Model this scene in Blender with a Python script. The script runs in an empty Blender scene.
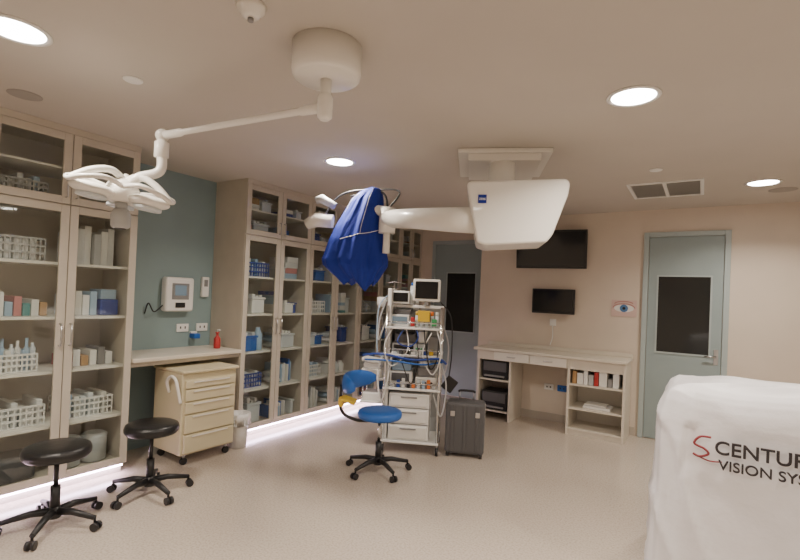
import bpy, bmesh, math, random
from mathutils import Vector, Matrix, noise as mnoise
random.seed(11)
scene=bpy.context.scene
COL=bpy.context.collection
H=2.69
# ---------------------------------------------------------------- materials
MATS={}
def mat(name,col,rough=.5,metal=0,emit=None,estr=0,noise=0,nscale=40,bump=0,spec=.5,coat=0):
    if name in MATS: return MATS[name]
    m=bpy.data.materials.new(name); m.use_nodes=True; nt=m.node_tree
    b=nt.nodes["Principled BSDF"]
    b.inputs["Base Color"].default_value=(*col,1); b.inputs["Roughness"].default_value=rough
    b.inputs["Metallic"].default_value=metal; b.inputs["Specular IOR Level"].default_value=spec
    b.inputs["Coat Weight"].default_value=coat
    if emit: 
        b.inputs["Emission Color"].default_value=(*emit,1); b.inputs["Emission Strength"].default_value=estr
    if noise or bump:
        tc=nt.nodes.new("ShaderNodeTexCoord"); n=nt.nodes.new("ShaderNodeTexNoise")
        n.inputs["Scale"].default_value=nscale; n.inputs["Detail"].default_value=4
        nt.links.new(tc.outputs["Object"],n.inputs["Vector"])
        if noise:
            r=nt.nodes.new("ShaderNodeValToRGB")
            r.color_ramp.elements[0].position=.35; r.color_ramp.elements[1].position=.65
            r.color_ramp.elements[0].color=(*[c*(1-noise) for c in col],1)
            r.color_ramp.elements[1].color=(*[min(1,c*(1+noise)) for c in col],1)
            nt.links.new(n.outputs["Fac"],r.inputs["Fac"]); nt.links.new(r.outputs["Color"],b.inputs["Base Color"])
        if bump:
            bp=nt.nodes.new("ShaderNodeBump"); bp.inputs["Strength"].default_value=bump; bp.inputs["Distance"].default_value=.02
            nt.links.new(n.outputs["Fac"],bp.inputs["Height"]); nt.links.new(bp.outputs["Normal"],b.inputs["Normal"])
    MATS[name]=m; return m
def glassmat(name,tint=(1,1,1)):
    m=bpy.data.materials.new(name); m.use_nodes=True; nt=m.node_tree; nt.nodes.clear()
    o=nt.nodes.new("ShaderNodeOutputMaterial"); t=nt.nodes.new("ShaderNodeBsdfTransparent"); g=nt.nodes.new("ShaderNodeBsdfGlossy")
    mx=nt.nodes.new("ShaderNodeMixShader"); lw=nt.nodes.new("ShaderNodeLayerWeight"); lw.inputs["Blend"].default_value=.5
    p=nt.nodes.new("ShaderNodeMath"); p.operation='POWER'; p.inputs[1].default_value=4
    q=nt.nodes.new("ShaderNodeMath"); q.operation='MULTIPLY_ADD'; q.inputs[1].default_value=.5; q.inputs[2].default_value=.05
    nt.links.new(lw.outputs["Facing"],p.inputs[0]); nt.links.new(p.outputs[0],q.inputs[0])
    t.inputs["Color"].default_value=(*tint,1); g.inputs["Roughness"].default_value=.03
    nt.links.new(q.outputs[0],mx.inputs[0]); nt.links.new(t.outputs[0],mx.inputs[1]); nt.links.new(g.outputs[0],mx.inputs[2]); nt.links.new(mx.outputs[0],o.inputs[0])
    return m
M_wall=mat("wall_paint",(.68,.60,.51),.6,noise=.02,nscale=3)
M_teal=mat("teal_wall_paint",(.25,.34,.345),.5,noise=.03,nscale=3)
M_ceil=mat("ceiling_paint",(.55,.51,.455),.75,noise=.02,nscale=2)
M_cab=mat("cabinet_laminate",(.54,.495,.42),.4,noise=.03,nscale=6)
M_cabin=mat("cabinet_interior",(.58,.53,.45),.5)
M_shelf=mat("shelf_laminate",(.78,.75,.68),.4)
M_glass=glassmat("cabinet_glass",(.95,.97,.96))
M_metal=mat("brushed_metal",(.55,.55,.55),.3,1)
M_chrome=mat("chrome",(.8,.8,.8),.12,1)
M_white=mat("white_plastic",(.84,.84,.82),.35)
M_white2=mat("medical_white_enamel",(.86,.84,.79),.3,coat=.3)
M_cream=mat("cream_enamel",(.68,.61,.42),.35)
M_counter=mat("counter_laminate",(.68,.63,.54),.35)
M_black=mat("black_plastic",(.015,.015,.017),.4)
M_vinyl=mat("black_vinyl",(.012,.012,.013),.35,bump=.1,nscale=60)
M_screen=mat("screen_glass",(.008,.009,.011),.12)
M_blue=mat("blue_fabric",(.006,.026,.30),.8,bump=.35,nscale=14)
M_bluev=mat("blue_vinyl",(.02,.13,.50),.4)
M_yellow=mat("yellow_plastic",(.75,.5,.03),.4)
M_red=mat("red_plastic",(.45,.03,.03),.4)
M_green=mat("green_plastic",(.05,.35,.12),.4)
M_orange=mat("orange_plastic",(.8,.2,.03),.4)
M_grey=mat("grey_plastic",(.25,.25,.25),.45)
M_dgrey=mat("dark_grey_case",(.10,.10,.105),.45,bump=.1,nscale=90)
M_door=mat("teal_door_laminate",(.30,.37,.38),.45,noise=.02,nscale=5)
M_frame=mat("teal_door_frame",(.40,.47,.475),.4)
M_window=mat("dark_window_glass",(.02,.022,.022),.08)
M_drape=mat("white_drape_cloth",(.86,.86,.90),.45,bump=.4,nscale=7)
M_bag=mat("white_bin_liner",(.75,.74,.72),.35,bump=.4,nscale=25)
M_text=mat("dark_print",(.03,.025,.03),.5)
M_maroon=mat("maroon_print",(.25,.03,.04),.5)
M_card=mat("cardboard",(.42,.25,.11),.7)
M_box1=mat("pale_box",(.78,.77,.73),.5); M_box2=mat("light_blue_box",(.35,.50,.66),.5)
M_box3=mat("teal_box",(.1,.32,.33),.5); M_wrap=mat("wrapped_pack",(.74,.76,.76),.35,bump=.3,nscale=30)
M_clear=mat("frosted_tub",(.66,.71,.74),.3)
M_dblue=mat("navy_bin",(.02,.06,.32),.4); M_pink=mat("pink_label",(.6,.25,.25),.5); M_lgrey=mat("light_grey_plastic",(.45,.46,.46),.4)
def emis(name,col,s):
    m=bpy.data.materials.new(name); m.use_nodes=True; nt=m.node_tree; nt.nodes.clear()
    o=nt.nodes.new("ShaderNodeOutputMaterial"); e=nt.nodes.new("ShaderNodeEmission"); e.inputs[0].default_value=(*col,1); e.inputs[1].default_value=s
    nt.links.new(e.outputs[0],o.inputs[0]); return m
M_led=emis("led_strip_glow",(1,.74,1),38)
M_down=emis("downlight_glow",(1,.93,.84),34)
M_lcd=emis("small_lcd",(.35,.42,.45),.5)
# floor
M_floor=bpy.data.materials.new("vinyl_floor"); M_floor.use_nodes=True
nt=M_floor.node_tree; b=nt.nodes["Principled BSDF"]; tc=nt.nodes.new("ShaderNodeTexCoord")
n1=nt.nodes.new("ShaderNodeTexNoise"); n1.inputs["Scale"].default_value=75; n1.inputs["Detail"].default_value=6
r1=nt.nodes.new("ShaderNodeValToRGB"); r1.color_ramp.elements[0].position=.36; r1.color_ramp.elements[1].position=.58
r1.color_ramp.elements[0].color=(.48,.41,.34,1); r1.color_ramp.elements[1].color=(.59,.52,.45,1)
nt.links.new(tc.outputs["Object"],n1.inputs["Vector"]); nt.links.new(n1.outputs["Fac"],r1.inputs["Fac"]); nt.links.new(r1.outputs["Color"],b.inputs["Base Color"])
b.inputs["Roughness"].default_value=.17

# ---------------------------------------------------------------- mesh builder
class MB:
    def __init__(s): s.bm=bmesh.new(); s.mats=[]
    def mi(s,m):
        if m not in s.mats: s.mats.append(m)
        return s.mats.index(m)
    def _fin(s,faces,m,smooth=False):
        i=s.mi(m)
        for f in faces: f.material_index=i; f.smooth=smooth
    def box(s,x0,x1,y0,y1,z0,z1,m,bev=0,seg=2,rot=None,piv=None):
        r=bmesh.ops.create_cube(s.bm,size=1); vs=r['verts']
        c=Vector(((x0+x1)/2,(y0+y1)/2,(z0+z1)/2))
        for v in vs: v.co=Vector((v.co.x*(x1-x0),v.co.y*(y1-y0),v.co.z*(z1-z0)))+c
        if rot is not None:
            p=Vector(piv) if piv is not None else c
            for v in vs: v.co=rot@(v.co-p)+p
        fs=set(f for v in vs for f in v.link_faces)
        if bev:
            es=list(set(e for v in vs for e in v.link_edges))
            rr=bmesh.ops.bevel(s.bm,geom=es,offset=bev,segments=seg,affect='EDGES',profile=.5)
            fs=set(f for f in fs if f.is_valid)|set(rr['faces'])
            for f in list(fs):
                for v in f.verts: fs|=set(v.link_faces)
        s._fin(fs,m,False)
    def loft(s,rings,m,cap=True,smooth=True,closed=True):
        n=len(rings[0]); V=[[s.bm.verts.new(p) for p in r] for r in rings]; fs=[]
        for a,b_ in zip(V,V[1:]):
            for i in range(n if closed else n-1):
                j=(i+1)%n
                fs.append(s.bm.faces.new((a[i],a[j],b_[j],b_[i])))
        s._fin(fs,m,smooth)
        if cap:
            c=[s.bm.faces.new(list(reversed(V[0]))),s.bm.faces.new(V[-1])]; s._fin(c,m,False)
    def cyl(s,p0,p1,r0,m,r1=None,n=20,smooth=True):
        s.tube([p0,p1],[r0,r0 if r1 is None else r1],m,n,smooth)
    def tube(s,pts,r,m,n=12,smooth=True):
        pts=[Vector(p) for p in pts]
        if not isinstance(r,(list,tuple)): r=[r]*len(pts)
        up=None; rings=[]
        for i,p in enumerate(pts):
            t=(pts[min(i+1,len(pts)-1)]-pts[max(i-1,0)]).normalized()
            if up is None:
                up=Vector((0,0,1)) if abs(t.z)<.9 else Vector((1,0,0))
            a=t.cross(up)
            if a.length<1e-4: a=t.cross(Vector((0,1,0)))
            a.normalize(); bb=a.cross(t).normalized(); up=bb
            rings.append([p+a*math.cos(2*math.pi*k/n)*r[i]+bb*math.sin(2*math.pi*k/n)*r[i] for k in range(n)])
        s.loft(rings,m,True,smooth)
    def lathe(s,c,prof,m,n=32,axis=None,smooth=True):
        c=Vector(c); q=Matrix.Identity(3)
        if axis is not None: q=Vector((0,0,1)).rotation_difference(Vector(axis)).to_matrix()
        rings=[[c+q@Vector((max(r,1e-4)*math.cos(2*math.pi*k/n),max(r,1e-4)*math.sin(2*math.pi*k/n),z)) for k in range(n)] for r,z in prof]
        s.loft(rings,m,True,smooth)
    def ball(s,c,r,m,sc=(1,1,1),rot=None):
        rr=bmesh.ops.create_uvsphere(s.bm,u_segments=24,v_segments=14,radius=r)
        for v in rr['verts']:
            p=Vector((v.co.x*sc[0],v.co.y*sc[1],v.co.z*sc[2]))
            if rot is not None: p=rot@p
            v.co=p+Vector(c)
        s._fin(set(f for v in rr['verts'] for f in v.link_faces),m,True)
    def prism(s,poly,y0,y1,m,bev=0):
        V0=[s.bm.verts.new((x,y0,z)) for x,z in poly]; V1=[s.bm.verts.new((x,y1,z)) for x,z in poly]; n=len(poly)
        fs=[s.bm.faces.new(V0),s.bm.faces.new(list(reversed(V1)))]
        for i in range(n):
            j=(i+1)%n; fs.append(s.bm.faces.new((V0[j],V0[i],V1[i],V1[j])))
        fs=set(fs)
        if bev:
            es=list(set(e for f in fs for e in f.edges))
            rr=bmesh.ops.bevel(s.bm,geom=es,offset=bev,segments=4,affect='EDGES',profile=.5)
            fs=set(f for f in fs if f.is_valid)|set(rr['faces'])
            for v in V0+V1:
                if v.is_valid: fs|=set(v.link_faces)
            s._fin(fs,m,True)
        else: s._fin(fs,m,False)
    def obj(s,name,parent=None,loc=(0,0,0),rz=0):
        bmesh.ops.recalc_face_normals(s.bm,faces=s.bm.faces[:])
        me=bpy.data.meshes.new(name); s.bm.to_mesh(me); s.bm.free()
        for m in s.mats: me.materials.append(m)
        o=bpy.data.objects.new(name,me); COL.objects.link(o)
        o.location=loc; o.rotation_euler=(0,0,rz)
        if parent: o.parent=parent
        return o
def empty(name,loc=(0,0,0),rz=0):
    e=bpy.data.objects.new(name,None); COL.objects.link(e); e.location=loc; e.rotation_euler=(0,0,rz); e.empty_display_size=.1; return e
def text(name,body,size,m,loc,rot,parent=None,align='LEFT',shear=0,bold=0,ext=.001):
    c=bpy.data.curves.new(name,'FONT'); c.body=body; c.size=size; c.extrude=ext; c.align_x=align; c.shear=shear; c.offset=bold
    c.materials.append(m); t=bpy.data.objects.new(name+"_c",c); COL.objects.link(t)
    bpy.context.view_layer.update()
    me=bpy.data.meshes.new_from_object(t); bpy.data.objects.remove(t)
    o=bpy.data.objects.new(name,me); COL.objects.link(o); o.location=loc; o.rotation_euler=rot
    if parent: o.parent=parent
    return o
def smoothpath(pts,k=8):
    pts=[Vector(p) for p in pts]; out=[]
    P=[pts[0]]+pts+[pts[-1]]
    for i in range(1,len(P)-2):
        for j in range(k):
            t=j/k; a,b_,c,d=P[i-1],P[i],P[i+1],P[i+2]
            out.append(.5*((2*b_)+(-a+c)*t+(2*a-5*b_+4*c-d)*t*t+(-a+3*b_-3*c+d)*t**3))
    out.append(pts[-1]); return out
def simple(name,*a,**k):
    b=MB(); b.box(*a,**k); return b.obj(name)

# ---------------------------------------------------------------- shell
XL=-4.46; YB=6.28; YA=6.75; XR=2.3; YF=-1.6
simple("floor",XL-.1,XR+.1,YF-.1,YA+.1,-.1,0,M_floor)
simple("ceiling",XL-.1,XR+.1,YF-.1,YA+.1,H,H+.1,M_ceil)
simple("wall_left",XL-.1,XL,YF,YA,0,H,M_teal)
simple("wall_right",XR,XR+.1,YF,YA,0,H,M_wall)
simple("wall_front",XL-.1,XR+.1,YF-.1,YF,0,H,M_wall)
simple("wall_back",-2.68,XR,YB,YA+.1,0,H,M_wall)
simple("wall_alcove",XL-.1,-2.68,YA,YA+.1,0,H,M_wall)
simple("baseboard_back",-2.68,-.64,YB-.012,YB,0,.10,mat("baseboard_vinyl",(.46,.41,.35),.5))
simple("baseboard_right",.28,XR,YB-.012,YB,0,.10,MATS["baseboard_vinyl"])

def door(name,x0,x1,y,zt,wx0,wx1,wz0,wz1,handle_left=True):
    e=empty(name,(0,0,0)); fw=.055
    b=MB()
    b.box(x0-fw+.02,x0+.02,y-.035,y,0,zt,M_frame,.004); b.box(x1-.02,x1-.02+fw,y-.035,y,0,zt,M_frame,.004)
    b.box(x0+.02,x1-.02,y-.035,y,zt-fw,zt,M_frame,.004); b.obj("door_frame",e)
    b=MB()
    b.box(x0+.025,x1-.025,y-.02,y-.001,.01,zt-fw-.004,M_door,.002)
    b.obj("leaf",e)
    b=MB(); g=.018
    b.box(wx0-g,wx1+g,y-.028,y-.02,wz0-g,wz0,M_frame); b.box(wx0-g,wx1+g,y-.028,y-.02,wz1,wz1+g,M_frame)
    b.box(wx0-g,wx0,y-.028,y-.02,wz0,wz1,M_frame); b.box(wx1,wx1+g,y-.028,y-.02,wz0,wz1,M_frame)
    b.box(wx0,wx1,y-.024,y-.02,wz0,wz1,M_window); b.obj("vision_panel",e)
    b=MB(); hx=x0+.07 if handle_left else x1-.07
    b.cyl((hx,y-.02,1.02),(hx,y-.07,1.02),.01,M_metal); b.cyl((hx,y-.07,1.02),(hx+(.11 if handle_left else -.11),y-.07,1.02),.009,M_metal)
    b.box(hx-.022,hx+.022,y-.025,y-.02,.93,1.1,M_metal,.003); b.obj("lever_handle",e)
door("door_1",-.57,.21,YB,2.42,-.44,.07,1.03,1.90,False)
door("door_2",-3.69,-2.86,YA,2.46,-3.44,-2.96,1.03,1.94,True)

# ---------------------------------------------------------------- cabinets
XC=-3.94
SH=[.10,.49,.89,1.29,1.69]
def cabinet(name,ys):
    e=empty(name); y0,y1=ys[0],ys[-1]
    b=MB(); xb=XL+.005
    b.box(xb,xb+.015,y0,y1,.10,H-.002,M_cabin)
    b.box(xb+.015,XC-.02,y0,y0+.02,.10,H-.002,M_cab); b.box(xb+.015,XC-.02,y1-.02,y1,.10,H-.002,M_cab)
    b.box(xb+.015,XC-.02,y0+.02,y1-.02,.08,.10,M_cab); b.box(xb+.015,XC-.02,y0+.02,y1-.02,H-.045,H-.002,M_cab)
    b.box(xb+.015,XC-.02,y0+.02,y1-.02,2.10,2.14,M_cab)
    for yy in ys[2:-1:2]: b.box(xb+.015,XC-.021,yy-.012,yy+.012,.10,H-.045,M_cabin)
    b.box(xb,XC-.07,y0+.01,y1-.01,0,.08,M_cab)
    b.box(XC-.02,XC-.001,y0,y1,H-.05,H-.002,M_cab)
    b.obj("carcass",e)
    b=MB()
    for z in SH[1:]: b.box(xb+.015,XC-.05,y0+.02,y1-.02,z-.02,z,M_shelf)
    b.box(xb+.015,XC-.05,y0+.02,y1-.02,2.38,2.395,M_shelf)
    b.obj("shelves",e)
    b=MB(); g=MB(); hd=MB(); fw=.055
    for i,(a,c) in enumerate(zip(ys,ys[1:])):
        a+=.003; c-=.003
        for z0,z1 in ((.09,2.112),(2.120,H-.052)):
            b.box(XC-.02,XC,a,a+fw,z0,z1,M_cab,.002); b.box(XC-.02,XC,c-fw,c,z0,z1,M_cab,.002)
            b.box(XC-.02,XC,a+fw,c-fw,z0,z0+fw,M_cab,.002); b.box(XC-.02,XC,a+fw,c-fw,z1-fw,z1,M_cab,.002)
            g.box(XC-.013,XC-.009,a+fw,c-fw,z0+fw,z1-fw,M_glass)
        hy=c-.03 if i%2==0 else a+.03
        for h0,h1 in ((1.08,1.24),(2.17,2.29)):
            hd.tube([(XC,hy,h0),(XC+.03,hy,h0),(XC+.03,hy,h1),(XC,hy,h1)],.006,M_metal,8)
    b.obj("door_frames",e); g.obj("door_glass",e); hd.obj("handles",e)
    return e
cabinet("glass_door_cabinet",[-.785,-.32,.145,.62,1.10,1.585,2.08])
YS2=[3.17,3.65,4.12,4.60,5.10,5.60,6.10,6.42,6.74]
cabinet("glass_door_cabinet.001",YS2)

# supplies
def basket(b,x,y,z,w,d,h,m,fm=None):
    t=.006
    b.box(x-d/2,x+d/2,y-w/2,y+w/2,z,z+t,m)
    for zz in (z+h*.30,z+h*.62,z+h-.014):
        b.box(x+d/2-t,x+d/2,y-w/2,y+w/2,zz,zz+.014,m); b.box(x-d/2,x-d/2+t,y-w/2,y+w/2,zz,zz+.014,m)
        b.box(x-d/2,x+d/2,y-w/2,y-w/2+t,zz,zz+.014,m); b.box(x-d/2,x+d/2,y+w/2-t,y+w/2,zz,zz+.014,m)
    n=10
    for i in range(n+1):
        yy=y-w/2+w*i/n; b.box(x+d/2-t,x+d/2-.001,yy-.005,yy+.005,z,z+h,m)
    for i in range(7):
        xx=x-d/2+d*i/6; b.box(xx-.005,xx+.005,y-w/2,y-w/2+t-.001,z,z+h,m)
    for q in range(int(w/.05)):
        yy=y-w/2+.035+q*.05
        b.box(x-d/2+.02,x+d/2-.02,yy-.02,yy+.02,z+t,z+h*random.uniform(.8,1.3),fm or random.choice([M_wrap,M_box1,M_clear,M_box2,M_lgrey]),.006)
def tub(b,x,y,z,w,d,h,m):
    b.box(x-d/2,x+d/2,y-w/2,y+w/2,z,z+h*.8,m,.012); b.box(x-d/2-.008,x+d/2+.008,y-w/2-.008,y+w/2+.008,z+h*.8,z+h*.92,m,.004)
    for q in range(int(w/.05)):
        yy=y-w/2+.03+q*.05; b.box(x-d/2+.02,x+d/2-.02,yy-.018,yy+.018,z+h*.92,z+h*random.uniform(.95,1.2),random.choice([M_wrap,M_box1,M_white]),.004)
def bay(b,a,c,z,x0=-4.06):
    y=a+.065
    up=z>2
    while y<c-.10:
        k=random.random(); w=random.uniform(.10,.24); w=min(w,c-.06-y)
        if w<.05: break
        h=random.uniform(.14,.29) if not up else random.uniform(.12,.19)
        d=random.uniform(.22,.32); x=x0-d/2+random.uniform(-.03,.03); zc=z+.001
        if k<.15 and c-.08-y>.26:
            w=min(.34,c-.07-y); basket(b,x,y+w/2,zc,w,d,.15,random.choice([M_white,M_white,M_lgrey,M_dblue]))
        elif k<.40:
            tub(b,x,y+w/2,zc,w-.015,d,h*.8,random.choice([M_clear,M_white,M_clear,M_dblue,M_bluev]))
        elif k<.62:
            hh=zc
            while hh<zc+h-.03:
                t=random.uniform(.03,.07); o=random.uniform(-.012,.012); sh_=random.uniform(0,.03)
                b.box(x-d/2,x+d/2+o,y+.004+sh_,y+w-.004,hh,hh+t,random.choice([M_box1,M_white,M_box2,M_wrap,M_dblue,M_card,M_box3,M_white,M_pink]),.002); hh+=t+.001
        elif k<.78:
            for q in range(int(w/.03)):
                b.box(x-d/2,x+d/2-random.uniform(0,.04),y+q*.03,y+q*.03+.026,zc,zc+h*random.uniform(.75,1),random.choice([M_wrap,M_box1,M_white,M_wrap,M_box2,M_bluev]),.003)
        elif k<.92:
            for q in range(max(1,int(h/.07))):
                b.ball((x+random.uniform(-.01,.01),y+w/2,zc+.036+q*.066),.5,random.choice([M_wrap,M_wrap,M_clear,M_box2]),(d,w,.075))
        else:
            rr=min(w/2,.05)
            for yy in ([y+rr] if w<4*rr else [y+rr,y+3*rr]):
                b.lathe((x+d/2-rr,yy,zc),[(rr*.9,0),(rr,.01),(rr,h*.6),(rr*.5,h*.75),(rr*.5,h*.85)],random.choice([M_white,M_clear,M_box2]),14)
        y+=w+random.uniform(.003,.02)
def fill(name,ys):
    b=MB()
    for a,c in zip(ys,ys[1:]):
        for z in SH+[2.14,2.395]: bay(b,a,c,z)
    return b.obj(name)
b=MB()
for a,c in ((.62,1.10),(.145,.62),(-.32,.145)):
    for z in SH: bay(b,a,c,z)
x=-4.22
basket(b,x,1.34,2.141,.30,.28,.13,M_lgrey)
a=1.10
basket(b,x,a+.24,1.691,.30,.28,.17,M_lgrey,M_white)
for q,(m,h) in enumerate(((M_box1,.13),(M_white,.17),(M_box2,.10),(M_pink,.14),(M_box3,.09),(M_white,.12),(M_card,.10))):
    b.box(x-.1,x+.12,a+.07+q*.052,a+.115+q*.052,1.291,1.291+h,m,.003)
basket(b,x,a+.22,.891,.30,.30,.13,M_white)
for q in range(7): b.lathe((x+.08+.03*(q%2),a+.09+q*.045,.90),[(.02,0),(.022,.01),(.022,.15),(.01,.17),(.01,.19+.02*(q%3))],[M_clear,M_white,M_box2][q%3],12)
basket(b,x,a+.25,.491,.36,.30,.15,M_white,M_wrap)
b.box(x-.1,x+.15,a+.08,a+.40,.101,.28,M_dgrey,.03)
a=1.585
for q in range(6): b.box(x-.1,x+.12-.02*(q%3),a+.07+q*.058,a+.122+q*.058,1.691,1.691+.25+.03*(q%3),[M_white,M_wrap,M_box1,M_lgrey][q%4],.004)
for q in range(4): b.box(x-.1,x+.12,a+.07+q*.055,a+.118+q*.055,1.291,1.291+.16+.03*(q%2),[M_clear,M_box1,M_white,M_box2][q],.004)
b.box(x-.1,x+.14,a+.30,a+.44,1.291,1.42,M_dblue,.01); b.box(x-.08,x+.12,a+.31,a+.43,1.42,1.50,M_box2,.006)
for q,(m,h) in enumerate(((M_red,.09),(M_white,.13),(M_card,.08),(M_box1,.12),(M_grey,.14),(M_white,.1))):
    b.box(x-.1,x+.12,a+.07+q*.06,a+.12+q*.06,.891,.891+h,m,.003)
basket(b,x,a+.25,.491,.34,.30,.15,M_white)
for q in range(2): b.lathe((x+.05,a+.15+.19*q,.101),[(.07,0),(.09,.01),(.095,.2),(.097,.21),(.07,.23)],M_clear,24)
b.obj("medical_supplies")
fill("medical_supplies.001",YS2)
def led(name,y0,y1):
    b=MB(); b.box(XC-.055,XC-.03,y0,y1,.062,.079,M_led); return b.obj(name)
led("led_strip",-.75,2.06); led("led_strip.001",3.2,6.7)

# ---------------------------------------------------------------- niche
b=MB()
b.box(XL+.004,XC+.02,2.085,3.165,.90,.935,M_counter,.006)
b.box(XL+.004,XC-.02,2.085,3.165,.86,.90,M_cab)
b.obj("wall_counter")
b=MB(); xw=XL
b.box(xw+.002,xw+.10,2.60,2.90,1.30,1.64,M_white,.025,3)
b.box(xw+.10,xw+.104,2.66,2.84,1.42,1.58,M_grey,.002); b.box(xw+.104,xw+.106,2.69,2.81,1.46,1.56,M_lcd)
b.box(xw+.10,xw+.11,2.70,2.80,1.34,1.39,M_black,.003)
b.tube(smoothpath([(xw+.05,2.60,1.36),(xw+.08,2.50,1.30),(xw+.05,2.46,1.38),(xw+.01,2.45,1.28)]),.006,M_black,8)
b.obj("wall_intercom")
b=MB(); b.box(xw+.002,xw+.04,3.03,3.11,1.45,1.66,M_white,.008); b.box(xw+.04,xw+.045,3.05,3.09,1.56,1.63,M_grey); b.obj("wall_thermostat")
for i,(y0,z0) in enumerate(((2.78,1.09),(3.0,1.09))):
    b=MB(); b.box(xw+.002,xw+.014,y0,y0+.13,z0,z0+.08,M_white,.003)
    for k in (.035,.085): b.box(xw+.014,xw+.016,y0+k,y0+k+.012,z0+.03,z0+.055,M_black)
    b.obj("power_socket" if i==0 else "power_socket.001")
b=MB(); b.lathe((-4.15,3.04,.936),[(.03,0),(.033,.01),(.033,.10),(.012,.13),(.012,.15),(.02,.155),(.02,.165)],M_red,18)
b.tube([(-4.15,3.04,1.10),(-4.15,3.04,1.125),(-4.11,3.04,1.125)],.006,M_white,8); b.obj("soap_bottle")
b=MB(); b.box(xw+.002,xw+.09,2.93,3.0,1.02,1.07,M_bluev,.01); b.box(xw+.002,xw+.03,2.93,3.0,1.07,1.09,M_white,.003); b.obj("glove_dispenser")
# drawer trolley
e=empty("drawer_trolley",(-3.93,2.68,0),-.03)
b=MB(); W=.27; D=.235
b.box(-D,D-.02,-W,W,.09,.80,M_cream,.012,3)
b.box(-D-.01,D+.01,-W-.01,W+.01,.80,.825,M_cream,.008)
b.obj("body",e)
b=MB(); zz=.11
for hgt in (.17,.17,.11,.11,.08):
    b.box(D-.02,D+.004,-W+.025,W-.025,zz,zz+hgt-.012,M_cream,.006)
    b.box(D+.004,D+.014,-W+.09,W-.09,zz+hgt-.035,zz+hgt-.022,M_shelf,.003); zz+=hgt
b.obj("drawers",e)
b=MB()
for sx in (-1,1):
    for sy in (-1,1):
        b.cyl((sx*.18,sy*.21,.09),(sx*.18,sy*.21,.06),.012,M_metal,n=10); b.cyl((sx*.18-.012,sy*.21,.032),(sx*.18+.012,sy*.21,.032),.031,M_black,n=16)
b.obj("casters",e)
b=MB(); b.tube(smoothpath([(D-.02,-W-.01,.55),(D-.03,-W-.035,.68),(D-.06,-W-.04,.75),(D-.13,-W-.04,.77),(D-.19,-W-.04,.72),(D-.20,-W-.01,.62)]),.013,M_white2,10); b.obj("side_handle",e)
# bin
b=MB()
ring=lambda cx,cy,z,r,amp,n=40,ph=0:[(cx+(r+amp*math.sin(7*t+ph)*.5+amp*.5*math.sin(13*t))*math.cos(t),cy+(r+amp*math.sin(7*t+ph)*.5+amp*.5*math.sin(13*t))*math.sin(t),z) for t in [2*math.pi*k/n for k in range(n)]]
b.loft([ring(-3.80,3.07,z,r,a) for z,r,a in ((.003,.08,.0),(.15,.09,.002),(.27,.10,.004),(.30,.107,.006),(.22,.113,.012),(.30,.109,.008),(.335,.105,.006),(.33,.09,.004),(.2,.08,.0))],M_bag)
b.obj("waste_bin")

# ---------------------------------------------------------------- stools
def stool(name,x,y,rz,seatm,sz=.50,r=.185,back=False):
    e=empty(name,(x,y,0),rz)
    b=MB()
    b.lathe((0,0,sz-.075),[(r*.6,0),(r*.93,.004),(r,.02),(r*1.01,.045),(r*.97,.066),(r*.85,.076),(r*.4,.079),(.001,.08)],seatm,40)
    b.lathe((0,0,sz-.088),[(r*.55,0),(r*.6,.012)],M_black,24)
    b.obj("seat",e)
    b=MB()
    b.cyl((0,0,.09),(0,0,.26),.027,M_black); b.cyl((0,0,.26),(0,0,sz-.085),.014,M_chrome if back else M_black)
    b.lathe((0,0,.06),[(.035,0),(.042,.01),(.038,.05),(.027,.07)],M_black,24)
    b.tube([(0,0,sz-.10),(.0,.10,sz-.10),(0,.17,sz-.11)],.007,M_black,8); b.obj("column",e)
    b=MB()
    for k in range(5):
        a=2*math.pi*k/5+.3; c,s_=math.cos(a),math.sin(a)
        b.tube([(.02*c,.02*s_,.10),(.12*c,.12*s_,.105),(.27*c,.27*s_,.078)],[.024,.021,.015],M_black,10)
        b.cyl((.27*c,.27*s_,.085),(.27*c,.27*s_,.05),.008,M_black,n=8)
        for o in (-.016,.016):
            px,py=.28*c-s_*o,.28*s_+c*o
            b.cyl((px+s_*.009,py-c*.009,.027),(px-s_*.009,py+c*.009,.027),.026,M_black,n=16)
    b.obj("base",e)
    return e
stool("swivel_stool",-3.40,1.36,.2,M_vinyl,.515)
stool("swivel_stool.001",-3.42,1.98,.9,M_vinyl,.525)
e=stool("surgeon_stool",-2.36,3.42,.5,M_bluev,.54,.195,True)
rings=[]
for k in range(15):
    a=math.radians(105+k*9); R=.31; q=(1-abs((k-7)/7.3)**3)**.5
    hh=.085*q; tt=.034*q
    rings.append([((R+tt*math.cos(u))*math.cos(a),(R+tt*math.cos(u))*math.sin(a),.765+hh*math.sin(u)) for u in [2*math.pi*j/16 for j in range(16)]])
b=MB(); b.loft(rings,M_bluev); b.obj("backrest",e)
b=MB(); b.tube(smoothpath([(-.05,0,.44),(-.22,0,.44),(-.345,0,.52),(-.35,0,.74)]),.014,M_black,10)
b.obj("backrest_bracket",e)
b=MB(); b.box(-.33,-.21,-.10,.06,.60,.625,M_yellow,.01,rot=Matrix.Rotation(.3,3,'Y')); b.box(-.36,-.32,-.08,.05,.56,.64,M_yellow,.01); b.obj("yellow_lever_cover",e)

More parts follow.
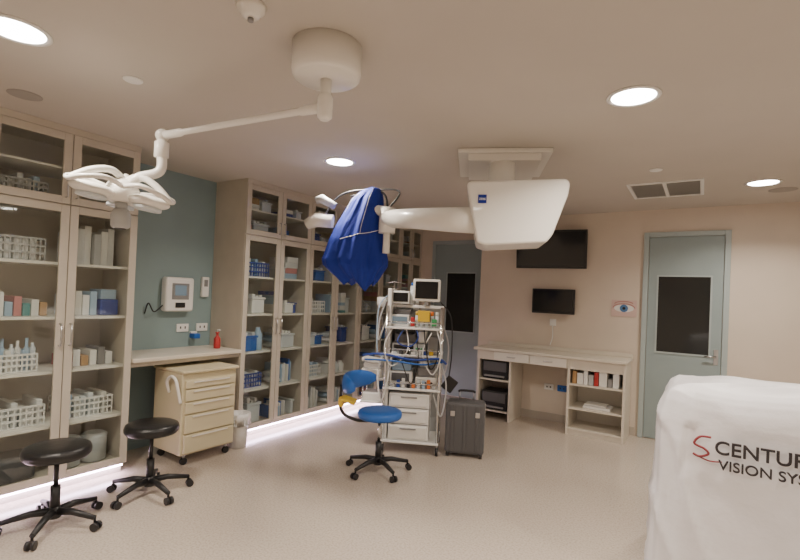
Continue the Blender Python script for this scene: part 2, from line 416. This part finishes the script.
# ---------------------------------------------------------------- desk
e=empty("desk"); yf=5.78; DT=.92
b=MB(); b.box(-2.52,-.68,yf-.02,YB-.015,DT-.035,DT,M_counter,.006); b.box(-2.52,-.68,YB-.035,YB-.015,DT,DT+.05,M_counter,.004); b.obj("top",e)
b=MB()
b.box(-2.45,-.70,yf+.01,yf+.03,DT-.15,DT-.036,M_counter)
for x0,x1 in ((-2.24,-1.78),(-1.77,-1.33)):
    b.box(x0,x1-.005,yf-.006,yf+.01,DT-.145,DT-.04,M_shelf,.003); b.tube([((x0+x1)/2-.05,yf-.006,DT-.09),((x0+x1)/2-.05,yf-.025,DT-.09),((x0+x1)/2+.05,yf-.025,DT-.09),((x0+x1)/2+.05,yf-.006,DT-.09)],.005,M_metal,8)
b.obj("drawers",e)
b=MB()
for x in (-2.47,-2.04): b.box(x,x+.025,yf+.02,YB-.015,0,DT-.036,M_counter)
b.box(-2.445,-2.04,yf+.04,YB-.015,.10,.12,M_counter); b.box(-2.445,-2.04,yf+.04,YB-.015,.50,.52,M_counter)
b.obj("pedestal",e)
b=MB()
for x in (-1.32,-.72): b.box(x,x+.025,yf,YB-.015,0,DT-.036,M_counter)
b.box(-1.295,-.72,YB-.03,YB-.015,.05,DT-.036,M_shelf)
for z in (.06,.30,.58): b.box(-1.295,-.72,yf+.005,YB-.03,z,z+.02,M_counter)
b.box(-1.295,-.72,yf+.02,yf+.035,0,.06,M_counter)
b.obj("shelf_unit",e)
for i,z in enumerate((.121,.521)):
    b=MB(); b.box(-2.42,-2.07,yf+.06,yf+.36,z,z+.24,M_black,.012); b.box(-2.40,-2.09,yf+.052,yf+.062,z+.10,z+.22,M_dgrey,.004)
    b.box(-2.38,-2.11,yf+.03,yf+.06,z+.03,z+.05,M_grey,.004)
    b.obj("printer" if i==0 else "printer.001")
b=MB(); x=-1.27
for w,h_,m in ((.05,.15,M_card),(.07,.13,M_box1),(.05,.17,M_white),(.06,.12,M_lgrey),(.05,.16,M_red),(.09,.17,M_box1),(.05,.10,M_grey),(.07,.18,M_white),(.05,.15,M_orange)):
    if x+w>-.73: break
    b.box(x,x+w-.005,yf+.04,yf+.22,.601,.601+h_,m,.003); x+=w+.003
b.obj("supply_boxes")
b=MB(); b.box(-1.15,-.85,yf+.08,yf+.3,.321,.35,M_white,.004); b.box(-1.14,-.9,yf+.1,yf+.3,.351,.37,M_box1,.004); b.obj("paper_stack")
for i,x in enumerate((-1.72,-1.55)):
    b=MB(); b.box(x,x+.12,YB-.012,YB-.001,.40,.48,M_bluev if i else M_white,.003); b.box(x+.03,x+.045,YB-.014,YB-.012,.43,.45,M_black); b.box(x+.075,x+.09,YB-.014,YB-.012,.43,.45,M_black)
    b.obj("power_socket.%03d"%(i+2))

# ---------------------------------------------------------------- monitors
def monitor(name,x0,x1,z0,z1,tilt,yaw,dist):
    e=empty(name,((x0+x1)/2,YB-dist,(z0+z1)/2)); w=(x1-x0)/2; h=(z1-z0)/2
    R=Matrix.Rotation(yaw,3,'Z')@Matrix.Rotation(tilt,3,'X')
    b=MB(); b.box(-w,w,-.02,.02,-h,h,M_black,.006,rot=R,piv=(0,0,0)); b.obj("bezel",e)
    b=MB(); b.box(-w+.018,w-.018,-.023,-.019,-h+.025,h-.018,M_screen,rot=R,piv=(0,0,0)); b.obj("screen",e)
    b=MB(); b.box(-.06,.06,dist-.015,dist-.001,-.09,.09,M_black,.003); b.cyl((0,.02,0),(0,dist-.015,0),.02,M_black,n=12); b.obj("wall_bracket",e)
monitor("wall_television",-2.09,-1.22,1.98,2.47,.12,.12,.18)
monitor("computer_monitor",-1.90,-1.36,1.40,1.72,.0,.0,.07)
b=MB()
b.box(-1.68,-1.60,YB-.016,YB-.001,1.24,1.33,M_white,.004); b.tube(smoothpath([(-1.64,YB-.02,1.25),(-1.63,YB-.04,1.1),(-1.66,YB-.03,.99)]),.006,M_white,8); b.obj("wall_cable_outlet")
e=empty("eye_poster",(-.80,YB-.004,1.51))
b=MB(); b.box(-.14,.14,-.004,.002,-.10,.10,mat("poster_paper",(.66,.50,.46),.5)); b.obj("sheet",e)
b=MB()
b.prism([(.11*math.cos(t),.045*math.sin(t)-.0) for t in [2*math.pi*k/32 for k in range(32)]],-.007,-.004,M_white); b.obj("eye_white",e)
b=MB(); b.cyl((0,-.009,0),(0,-.007,0),.046,mat("iris_blue",(.08,.20,.42),.4),n=28); b.cyl((0,-.011,0),(0,-.009,0),.017,M_black,n=20); b.obj("iris",e)
b=MB()
M_brow=mat("brow_print",(.5,.22,.2),.5)
b.tube([(.12*math.cos(t),-.006,.05*math.sin(t)+.005) for t in [math.pi*k/14 for k in range(15)]],.005,M_brow,6)
b.tube([(.11*math.cos(t),-.006,.04*math.sin(t)+.045) for t in [math.pi*k/14 for k in range(2,14)]],.005,M_brow,6); b.obj("brow_line",e)

# ---------------------------------------------------------------- ceiling things
DL=[(-2.67,.82),(-.35,2.81),(-2.68,3.11),(.42,5.22),(-.35,.75),(1.5,2.9),(1.4,.6),(-2.4,-.7)]  # last four are out of view, added so bounced light brightens the ceiling
for i,(x,y) in enumerate(DL):
    e=empty("recessed_downlight"+("" if i==0 else ".%03d"%i),(x,y,H))
    b=MB(); b.lathe((0,0,0),[(.135,-.0005),(.137,-.006),(.118,-.010),(.112,-.004)],M_white,40); b.obj("trim_ring",e)
    b=MB(); b.lathe((0,0,0),[(.111,-.0045),(.111,-.0055)],M_down,40,smooth=False); b.obj("lens",e)
    l=bpy.data.lights.new("downlight_lamp",'AREA'); l.shape='DISK'; l.size=.2; l.energy=(26 if i not in (4,5,6,7) else 19); l.color=(1,.88,.75); l.spread=math.radians(140)
    lo=bpy.data.objects.new("lamp",l); COL.objects.link(lo); lo.parent=e; lo.location=(0,0,-.02)
e=empty("air_vent",(-.33,5.2,H))
b=MB()
W,D=.31,.33
b.box(-W,W,-D,-D+.03,-.012,-.001,M_white); b.box(-W,W,D-.03,D,-.012,-.001,M_white); b.box(-W,-W+.03,-D+.03,D-.03,-.012,-.001,M_white); b.box(W-.03,W,-D+.03,D-.03,-.012,-.001,M_white); b.box(-.015,.015,-D+.03,D-.03,-.012,-.001,M_white)
b.obj("grille_frame",e)
b=MB(); R=Matrix.Rotation(.2,3,'X')
for k in range(14):
    y=-D+.05+k*.043; b.box(-W+.03,W-.03,y-.016,y+.016,-.011,-.009,M_shelf,rot=R)
b.box(-W+.03,W-.03,-D+.03,D-.03,-.003,-.001,M_grey); b.obj("louvres",e)
def cdisc(name,x,y,r,m,h=.02):
    b=MB(); b.lathe((x,y,H-h),[(r*.6,0),(r*.9,.003),(r,h*.5),(r,h-.001)],m,28); return b.obj(name)
M_spk=mat("speaker_mesh",(.36,.33,.30),.6)
cdisc("ceiling_speaker",-3.55,1.15,.09,M_spk,.006)
cdisc("sprinkler_cap",-2.70,1.36,.05,M_white,.012)
b=MB(); b.lathe((-1.56,1.23,H-.05),[(.02,0),(.035,.006),(.04,.02),(.055,.03),(.06,.049)],M_white2,28); b.cyl((-1.56,1.23,H-.052),(-1.56,1.23,H-.065),.012,M_grey); b.obj("smoke_detector")
cdisc("sprinkler_cap.001",-.36,4.42,.05,M_white,.012)
cdisc("ceiling_speaker.001",.6,5.6,.11,M_spk,.006)

# ---------------------------------------------------------------- surgical lamp
e=empty("surgical_light")
cx,cy=-1.50,1.62; ja=Vector((cx,cy,2.41)); jb=Vector((-2.54,1.45,2.38))
b=MB(); b.lathe((cx,cy,0),[(.05,2.535),(.14,2.538),(.155,2.548),(.160,2.57),(.160,H-.001)],M_white2,48); b.obj("ceiling_canopy",e)
b=MB(); b.cyl((cx,cy,2.54),(cx,cy,2.36),.026,M_white2); b.lathe((cx,cy,2.36),[(.02,-.012),(.034,0),(.036,.05),(.036,.09),(.028,.11)],M_white2,24); b.obj("drop_tube",e)
b=MB(); d=(jb-ja)
b.tube([ja,ja+d*.12,ja+d*.14,ja+d*.85,ja+d*.87,jb],[.024,.022,.017,.016,.022,.024],M_white2,16)
b.ball(jb,.036,M_white2); b.obj("spring_arm",e)
b=MB(); lc=Vector((-2.66,1.31,2.03))
b.tube(smoothpath([jb+Vector((0,0,.02)),jb+Vector((0,0,-.08)),jb+Vector((.01,-.01,-.20)),lc+Vector((.06,.05,.10)),lc+Vector((.02,.01,.04))]),.026,M_white2,14)
b.lathe(jb+Vector((0,0,-.08)),[(.02,-.05),(.038,-.04),(.038,.04),(.02,.05)],M_white2,20); b.obj("yoke",e)
tilt=Matrix.Rotation(.10,3,'Y')@Matrix.Rotation(-.10,3,'X')
b=MB(); S9=.88
for k in range(3):
    a=2*math.pi*k/3+math.radians(33); c,s_=math.cos(a),math.sin(a)
    rr=Matrix.Rotation(a,3,'Z')
    p=lc+tilt@(rr@Vector((.15,0,-.01)))
    b.ball(p,.105,M_white2,(1.05,.85,.34),tilt@rr)
    ax=tilt@Vector((0,0,-1))
    b.lathe(p+ax*.026,[(.07,0),(.07,.018),(.062,.022)],M_clear,28,axis=ax)
    q=[lc+tilt@(rr@(Vector(v)*S9)) for v in ((.06,-.10,.04),(.18,-.135,.055),(.275,-.08,.03),(.30,0,.01),(.275,.08,.03),(.18,.135,.055),(.06,.10,.04))]
    b.tube(smoothpath(q,6),.013,M_white2,10)
    q=[lc+tilt@(rr@(Vector(v)*S9)) for v in ((.0,0,.09),(.09,0,.13),(.20,0,.09),(.30,0,.01))]
    b.tube(smoothpath(q,6),.018,M_white2,12)
b.lathe(lc,[(.05,-.04),(.085,-.03),(.09,.02),(.07,.06),(.03,.09)],M_white2,32)
b.obj("lamp_head",e)
b=MB(); b.cyl(lc+Vector((0,0,-.03)),lc+Vector((.0,0,-.09)),.03,M_lgrey); b.lathe(lc+Vector((0,0,-.18)),[(.034,0),(.048,.01),(.050,.07),(.034,.105)],M_lgrey,24)
b.cyl(lc+Vector((0,0,-.18)),lc+Vector((0,0,-.184)),.028,M_black); b.obj("sterile_handle",e)

# ---------------------------------------------------------------- microscope
e=empty("surgical_microscope",(-1.12,3.22,0),.42)
b=MB()
b.prism([(-.36,2.375),(-.34,2.395),(.33,2.415),(.355,2.385),(.345,2.30),(.25,2.02),(.21,1.965),(-.21,1.935),(-.275,1.955)],0,.42,M_white2,.018)
b.obj("arm_housing",e)
b=MB(); b.box(-.275,-.215,-.006,.002,2.235,2.295,M_blue); b.obj("logo_badge",e)
text("logo_text","ZEISS",.020,M_white,(-.245,-.0075,2.257),(math.pi/2,0,0),e,'CENTER',bold=.0005)
b=MB(); b.cyl((-.10,.30,2.37),(-.10,.30,2.64),.10,M_white2,n=28); b.obj("column",e)
b=MB(); b.box(-.44,.26,.18,.92,2.655,H-.001,M_white2,.006); b.box(-.36,.18,.20,.8,2.60,2.655,M_white2,.006); b.obj("ceiling_plate",e)
b=MB()
b.tube([(-.27,.12,2.13),(-.45,.14,2.135),(-.72,.30,2.165),(-1.02,.48,2.19)],[.10,.094,.084,.075],M_white2,24)
b.obj("boom_arm",e)
e2=empty("scope_assembly",(0,0,0))
bpy.context.view_layer.update()
e2.parent=e; e2.matrix_parent_inverse=e.matrix_world.inverted()
sx,sy=-2.27,3.25
b=MB()
b.cyl((sx+.02,sy,2.07),(sx+.02,sy,2.28),.07,M_white2,n=24); b.tube([(sx+.02,sy,2.25),(sx-.15,sy-.02,2.28),(sx-.27,sy-.03,2.24)],[.045,.045,.05],M_white2,14)
b.tube([(-2.72,3.1,2.17),(-2.84,3.03,2.18),(-2.93,3.0,2.14)],[.06,.065,.045],M_white2,14)
b.tube([(-2.70,3.1,2.3),(-2.80,3.03,2.36),(-2.84,3.0,2.34)],[.03,.04,.03],M_lgrey,14)
b.tube(smoothpath([(sx+.02,sy,2.28),(sx-.05,sy+.02,2.42),(sx-.3,sy,2.46),(sx-.5,sy-.05,2.40),(sx-.62,sy-.1,2.2)]),.009,M_black,8)
b.tube(smoothpath([(sx+.03,sy,2.28),(sx+.1,sy+.05,2.42),(sx-.1,sy+.06,2.46),(sx-.4,sy+.02,2.42)]),.008,M_black,8)
b.cyl((sx+.02,sy,2.10),(sx+.02,sy,1.9),.03,M_white2)
b.obj("scope_head",e2)
ed=empty("dust_cover",(-2.53,3.2,0),.5722); ed.parent=e2
# draped cloth: angular outline, pleats that open towards the hem, uneven pointed hem
b=MB(); S=.0085; n=144
rows=[(187,368,374),(189,362,378),(193,356,381),(199,350,382),(212,343,383),(226,335,384),(240,329,386),(252,325,387),(260,322,388),(266,324,388),(274,333,383),(281,342,379)]
def lerp_rows(t):
    i=min(int(t),len(rows)-2); f=t-i; return [rows[i][k]*(1-f)+rows[i+1][k]*f for k in range(3)]
tri=lambda x:4*abs((x/(2*math.pi))%1-.5)-1
rings=[]; NR=67
for i in range(NR):
    t_=i/(NR-1)*(len(rows)-1); py,xa,xb_=lerp_rows(t_)
    z=2.445-(py-190)*.0087; c=((xa+xb_)/2-356)*S; w=(xb_-xa)/2*S; r_=[]
    v=i/(NR-1); ww=min(1,v*1.6)
    for k in range(n):
        t=2*math.pi*k/n
        # rhombic-ish section gives flat cloth planes with edges
        ct,st=math.cos(t),math.sin(t)
        e_=1.35; den=(abs(ct)**e_+abs(st)**e_)**(1/e_); cc,ss=ct/den,st/den
        fold=.10*tri(5*t+.5+v*1.6)+.06*tri(9*t-v*2.2+1)+.03*tri(17*t+v*3)
        side=abs(ss)**.7
        nz=mnoise.noise(Vector((cc*2.5,ss*2.5,v*4+3)))*.05*ww
        x_=c+(w*(1+fold*ww*.35)+nz*.4)*cc; y_=(w*.66*(1+fold*ww*1.6*side)+nz)*ss-.02
        hem=max(0,(v-.55)/.45)
        zz=z+(.035*tri(4*t+1.1)-.03*cc*0)*hem-(.05*math.exp(-((t-5.1)/.5)**2))*hem
        r_.append((x_,y_,zz))
    rings.append(r_)
b.loft(rings,M_blue,smooth=True)
fl=[]
k0,k1=76,134
for i in range(3,34):
    r_=[]
    for k in range(k0,k1):
        p=Vector(rings[i][k%n]); q=(k-k0)/(k1-k0); o=Vector((p.x,p.y+.02,0)).normalized()
        r_.append(p+o*.012+Vector((0,0,-.10*(1-q)*(i/33)**2+.03*q*(i/33))))
    fl.append(r_)
b.loft(fl,M_blue,cap=False,closed=False)
b.obj("cover_cloth",ed)
b=MB()
b.tube([Vector(p)+Vector((0,-.004,0)) for p in fl[-1]],.003,M_white,6)
b.tube([Vector(r_[0])+Vector((-.003,-.003,0)) for r_ in fl],.003,M_white,6)
b.tube([Vector(r_[34])+Vector((0,-.003,0)) for r_ in fl],.002,M_white,6)
b.obj("cover_piping",ed)

# ---------------------------------------------------------------- equipment cart
e=empty("anesthesia_cart",(-2.48,4.18,0),.45)
b=MB(); w=.27; d=.22
for sx_ in (-w,w):
    for sy_ in (-d,d): b.cyl((sx_,sy_,.10),(sx_,sy_,1.45),.014,M_chrome,n=12)
b.box(-w-.005,-w+.035,-d+.02,d,.12,1.62,M_white,.008)
b.box(-w,w,d-.02,d,.12,1.45,M_lgrey,.004)
for z in (.10,.62,.95,1.22): b.box(-w-.015,w+.015,-d-.015,d+.015,z,z+.022,M_white,.006)
for z in (.69,1.02,1.29): b.tube([(-w,-d,z),(w,-d,z),(w,d,z),(-w,d,z),(-w,-d,z)],.007,M_chrome,8)
b.box(-w-.01,w+.01,-.03,.03,1.43,1.46,M_white,.006)
b.obj("frame",e)
b=MB()
for sx_ in (-w,w):
    for sy_ in (-d,d):
        b.cyl((sx_,sy_,.10),(sx_,sy_,.07),.012,M_metal,n=10); b.cyl((sx_-.014,sy_,.04),(sx_+.014,sy_,.04),.039,M_black,n=18)
b.obj("casters",e)
b=MB(); zz=.125
for h_ in (.16,.16,.15):
    b.box(-.22,.18,-d+.02,d-.02,zz,zz+h_-.01,M_white,.008); b.box(-.20,.16,-d+.008,-d+.022,zz+.02,zz+h_-.025,M_box1,.005); b.box(-.10,.06,-d-.002,-d+.01,zz+h_-.05,zz+h_-.038,M_grey,.002); zz+=h_
b.obj("drawer_unit",e)
b=MB()
b.box(-.23,.0,-.17,.15,.643,.80,M_white,.012); b.box(.03,.24,-.17,.15,.643,.75,M_white2,.01); b.box(-.21,-.03,-.174,-.168,.70,.78,M_dgrey,.002)
b.box(-.21,-.02,-.15,.12,.801,.88,M_box2,.01); b.box(.05,.22,-.14,.1,.751,.84,M_grey,.01); b.box(.06,.16,-.10,.05,.841,.90,M_white,.01)
for k in range(3): b.cyl((.07+.06*k,-.18,.69),(.07+.06*k,-.165,.69),.016,M_black,n=14)
b.box(-.22,.12,-.16,.14,.973,1.08,M_lgrey,.012); b.box(-.20,.0,-.166,-.158,1.0,1.06,M_screen,.002); b.box(.14,.25,-.16,.1,.973,1.15,M_grey,.01)
b.box(-.20,.02,-.14,.12,1.081,1.17,M_dgrey,.01); b.box(.04,.12,-.12,.08,1.081,1.2,M_white,.01)
for k in range(4): b.cyl((.03+.025*k,-.175,1.03),(.03+.025*k,-.158,1.03),.009,M_black if k%2 else M_green,n=12)
for k in range(9):
    x_=-.20+.05*k; m_=random.choice([M_white,M_clear,M_dblue,M_black,M_orange,M_box2,M_lgrey])
    b.box(x_,x_+.032,-.215,-.185,.645,.645+random.uniform(.04,.09),m_,.004)
for k in range(7):
    x_=-.20+.06*k; m_=random.choice([M_white,M_dblue,M_black,M_yellow,M_clear,M_dgrey])
    b.box(x_,x_+.04,-.215,-.175,.973,.973+random.uniform(.02,.07),m_,.004)
b.obj("monitoring_modules",e)
b=MB()
b.box(-.04,.24,-.06,.02,1.50,1.73,M_white2,.015); b.box(-.015,.215,-.066,-.058,1.53,1.705,M_screen,.002); b.box(.08,.12,-.05,.0,1.46,1.50,M_grey)
b.box(-.25,-.06,-.12,.08,1.243,1.36,M_white,.01); b.box(-.23,-.08,-.126,-.118,1.27,1.34,M_lcd,.001)
b.box(-.25,-.07,-.08,.06,1.47,1.60,M_white,.01); b.box(-.235,-.085,-.086,-.078,1.49,1.58,M_screen,.001)
b.obj("patient_monitor",e)
b=MB()
for k,(m,x) in enumerate(((M_yellow,.02),(M_green,.07),(M_red,.12),(M_orange,.17),(M_white,.22))):
    b.cyl((x,-.12,1.243),(x,-.12,1.36),.018,M_clear,n=14); b.cyl((x,-.12,1.36),(x,-.12,1.40),.016,m,n=14)
b.box(.03,.15,-.17,-.14,1.30,1.41,M_yellow,.006); b.box(.17,.22,-.17,-.14,1.26,1.33,M_green,.006)
b.box(-.04,.0,-.17,-.14,1.25,1.34,M_red,.006)
b.box(-.22,-.05,-.08,.08,1.361,1.41,M_dgrey,.006)
b.cyl((-.02,.16,1.4),(-.02,.16,1.63),.03,M_white,n=16)
b.cyl((-.05,-.0,1.46),(-.05,-.0,1.66),.022,M_clear,n=16); b.cyl((-.05,-.0,1.66),(-.05,-.0,1.69),.015,M_bluev,n=16)
b.obj("vaporizers",e)
b=MB()
b.box(-.54,-.285,-.18,.10,.70,.72,M_white,.006); b.box(-.52,-.31,-.16,.06,.721,.80,M_white2,.01); b.box(-.50,-.33,-.15,.03,.801,.86,M_white,.008)
b.box(-.52,-.31,-.17,.02,.862,.90,M_box1,.01,rot=Matrix.Rotation(.12,3,'Y'))
b.box(-.50,-.32,-.16,.06,.48,.56,M_white,.01); b.box(-.52,-.28,-.17,.08,.46,.48,M_white,.004)
b.tube([(-.28,-.12,.69),(-.50,-.12,.69)],.01,M_chrome,8); b.tube([(-.28,.06,.69),(-.50,.06,.69)],.01,M_chrome,8)
b.cyl((-.50,.08,.46),(-.50,.08,.70),.008,M_chrome,n=8); b.cyl((-.50,-.15,.46),(-.50,-.15,.70),.008,M_chrome,n=8)
b.obj("side_tray",e)
b=MB()
def cable(p,m,r=.006): b.tube(smoothpath(p,8),r,m,8)
cable([(-.50,-.20,.94),(-.3,-.26,.97),(0,-.27,.93),(.25,-.26,.95),(.33,-.2,.90)],M_dblue,.012)
cable([(-.48,-.20,.90),(-.2,-.27,.91),(.1,-.28,.89),(.3,-.22,.92)],M_bluev,.009)
cable([(.22,-.2,1.25),(.28,-.28,1.0),(.20,-.28,.8),(.10,-.26,1.0),(.18,-.24,1.2)],M_white)
cable([(-.2,-.18,1.25),(-.28,-.26,1.05),(-.2,-.27,.86),(-.05,-.25,1.02),(-.08,-.18,1.24)],M_white)
cable([(-.25,-.1,1.1),(-.34,-.2,.8),(-.3,-.22,.5),(-.24,-.24,.7),(-.2,-.22,1.0)],M_white,.008)
cable([(.25,-.1,1.5),(.36,-.12,1.35),(.38,-.13,1.0),(.36,-.12,.75)],M_black,.006)
cable([(.27,-.1,1.3),(.34,-.15,1.1),(.34,-.15,.9),(.30,-.2,.8),(.28,-.2,1.1)],M_lgrey,.007)
cable([(.0,-.2,1.24),(.06,-.27,.95),(.0,-.28,.7),(-.1,-.26,.9)],M_black,.005)
cable([(.1,-.2,1.24),(.13,-.27,1.05),(.18,-.28,.85),(.24,-.26,.95),(.25,-.2,1.2)],M_black,.006)
cable([(.26,-.2,.95),(.34,-.26,.7),(.30,-.27,.4),(.22,-.25,.6)],M_lgrey,.007)
cable([(-.3,-.1,1.5),(-.36,-.12,1.3),(-.35,-.2,1.1),(-.28,-.22,1.3)],M_lgrey,.008)
cable([(-.3,-.05,1.55),(-.38,-.1,1.4),(-.36,-.2,1.0),(-.3,-.22,.95)],M_box2,.006)
cable([(-.1,-.2,1.22),(-.15,-.27,1.1),(-.03,-.28,1.06),(.05,-.27,1.14),(.02,-.2,1.23)],M_dblue,.006)
b.obj("cables",e)
b=MB(); b.box(.31,.43,-.14,-.11,.62,.76,M_black,.01,rot=Matrix.Rotation(.6,3,'Y')); b.obj("blood_pressure_gauge",e)
b=MB(); b.cyl((-w,d,1.4),(-w,d,1.70),.01,M_chrome); b.tube([(-w-.1,d,1.68),(-w,d,1.70),(-w+.12,d,1.68)],.006,M_chrome,8)
b.tube([(-w,d,1.50),(-w-.12,d-.08,1.53)],.008,M_chrome,8); b.lathe((-w-.12,d-.08,1.42),[(.02,0),(.05,.02),(.05,.10),(.03,.11)],M_white,16); b.obj("iv_pole",e)

# wheeled case
e=empty("wheeled_equipment_case",(-1.95,4.33,0),.38)
b=MB()
b.box(-.19,.19,-.12,.12,.035,.53,M_dgrey,.03,3)
for x in (-.12,0,.12): b.box(x-.018,x+.018,-.128,.128,.06,.51,M_dgrey,.006)
b.obj("shell",e)
b=MB(); b.box(-.193,.193,-.005,.005,.05,.515,M_metal,.002)
for x in (-.12,.12): b.box(x-.022,x+.022,-.136,-.12,.40,.45,M_metal,.004)
for x in (-.07,.07): b.cyl((x,.08,.53),(x,.08,.61),.007,M_metal,n=10)
b.tube(smoothpath([(-.08,.08,.60),(-.06,.08,.615),(.06,.08,.615),(.08,.08,.60)]),.012,M_black,8)
b.obj("fittings",e)
b=MB()
for x in (-.16,.16):
    for y in (-.09,.09): b.cyl((x-.014,y,.03),(x+.014,y,.03),.03,M_black,n=16)
b.obj("wheels",e)

# ---------------------------------------------------------------- covered machine
e=empty("draped_surgical_machine",(.36,3.45,0),0)
b=MB(); n=200
prof0=[(.0,1.035,.0),(.15,1.025,1),(.4,1.01,1),(.6,.995,.9),(.8,.985,.8),(.93,.97,.7),(1.01,.945,.6),(1.06,.91,.6),(1.09,.86,.6),(1.11,.74,.5),(1.118,.5,.4),(1.122,.22,.2),(1.123,.05,.0)]
prof=[]
for a_,c_ in zip(prof0,prof0[1:]):
    for j in range(5): prof.append(tuple(a_[q]*(1-j/5)+c_[q]*j/5 for q in range(3)))
prof.append(prof0[-1])
rings=[]
for z,sc,wr in prof:
    r_=[]
    for k in range(n):
        t=2*math.pi*k/n; c,s_=math.cos(t),math.sin(t); p=.30
        x=.585*sc*math.copysign(abs(c)**p,c); y=.40*sc*math.copysign(abs(s_)**p,s_)
        cr=1-abs(mnoise.noise(Vector((x*3.5+1,y*3.5,z*2.0+x*1.6))))*3.2
        nz=mnoise.noise(Vector((x*3.2,y*3.2,z*1.1)))*.03+max(0,cr)**2*.022
        f=wr*(.005*math.sin(13*t+z*2)+nz)
        if y<0 and .64<z<.92 and -.42<x<.5: f=min(f,.012)*.45
        zz=z+(mnoise.noise(Vector((x*3,y*3,5)))*.06+.014*math.sin(5*t+1)*sc)*min(1,max(0,(z-.6)*2.2))
        r_.append((x+f*c,y+f*s_,max(.002,zz)))
    rings.append(r_)
b.loft(rings,M_drape)
b.obj("drape_cover",e)
text("cover_print","CENTURION",.098,M_text,(-.285,-.424,.785),(math.pi/2,0,0),e,bold=.0012,ext=.006)
text("cover_print_line","VISION SYSTEM",.072,M_text,(-.265,-.424,.705),(math.pi/2,0,0),e,bold=.0006,ext=.006)
b=MB()
b.tube(smoothpath([(-.30,-.424,.865),(-.35,-.424,.86),(-.375,-.424,.82),(-.33,-.424,.80),(-.31,-.424,.775),(-.35,-.424,.755),(-.38,-.424,.765)],8),.006,M_maroon,8)
b.tube(smoothpath([(-.38,-.424,.765),(-.31,-.424,.74),(-.25,-.424,.745)],8),.004,M_maroon,8)
b.obj("cover_logo",e)

# ---------------------------------------------------------------- world + camera
wd=bpy.data.worlds.new("World"); scene.world=wd; wd.use_nodes=True
bg=wd.node_tree.nodes["Background"]; bg.inputs[0].default_value=(1,.95,.9,1); bg.inputs[1].default_value=.05
yaw,pitch,roll=.5722,.010,.042
d=Vector((-math.sin(yaw)*math.cos(pitch),math.cos(yaw)*math.cos(pitch),math.sin(pitch)))
r=Vector((math.cos(yaw),math.sin(yaw),0)); u=r.cross(d)
r2=r*math.cos(roll)+u*math.sin(roll); u2=-r*math.sin(roll)+u*math.cos(roll)
cd=bpy.data.cameras.new("camera"); cd.lens=470.24/800*36; cd.sensor_width=36; cd.clip_start=.05; cd.shift_y=.0137
co=bpy.data.objects.new("camera",cd); COL.objects.link(co)
co.matrix_world=Matrix(((r2.x,u2.x,-d.x,0),(r2.y,u2.y,-d.y,0),(r2.z,u2.z,-d.z,1.55),(0,0,0,1)))
scene.camera=co
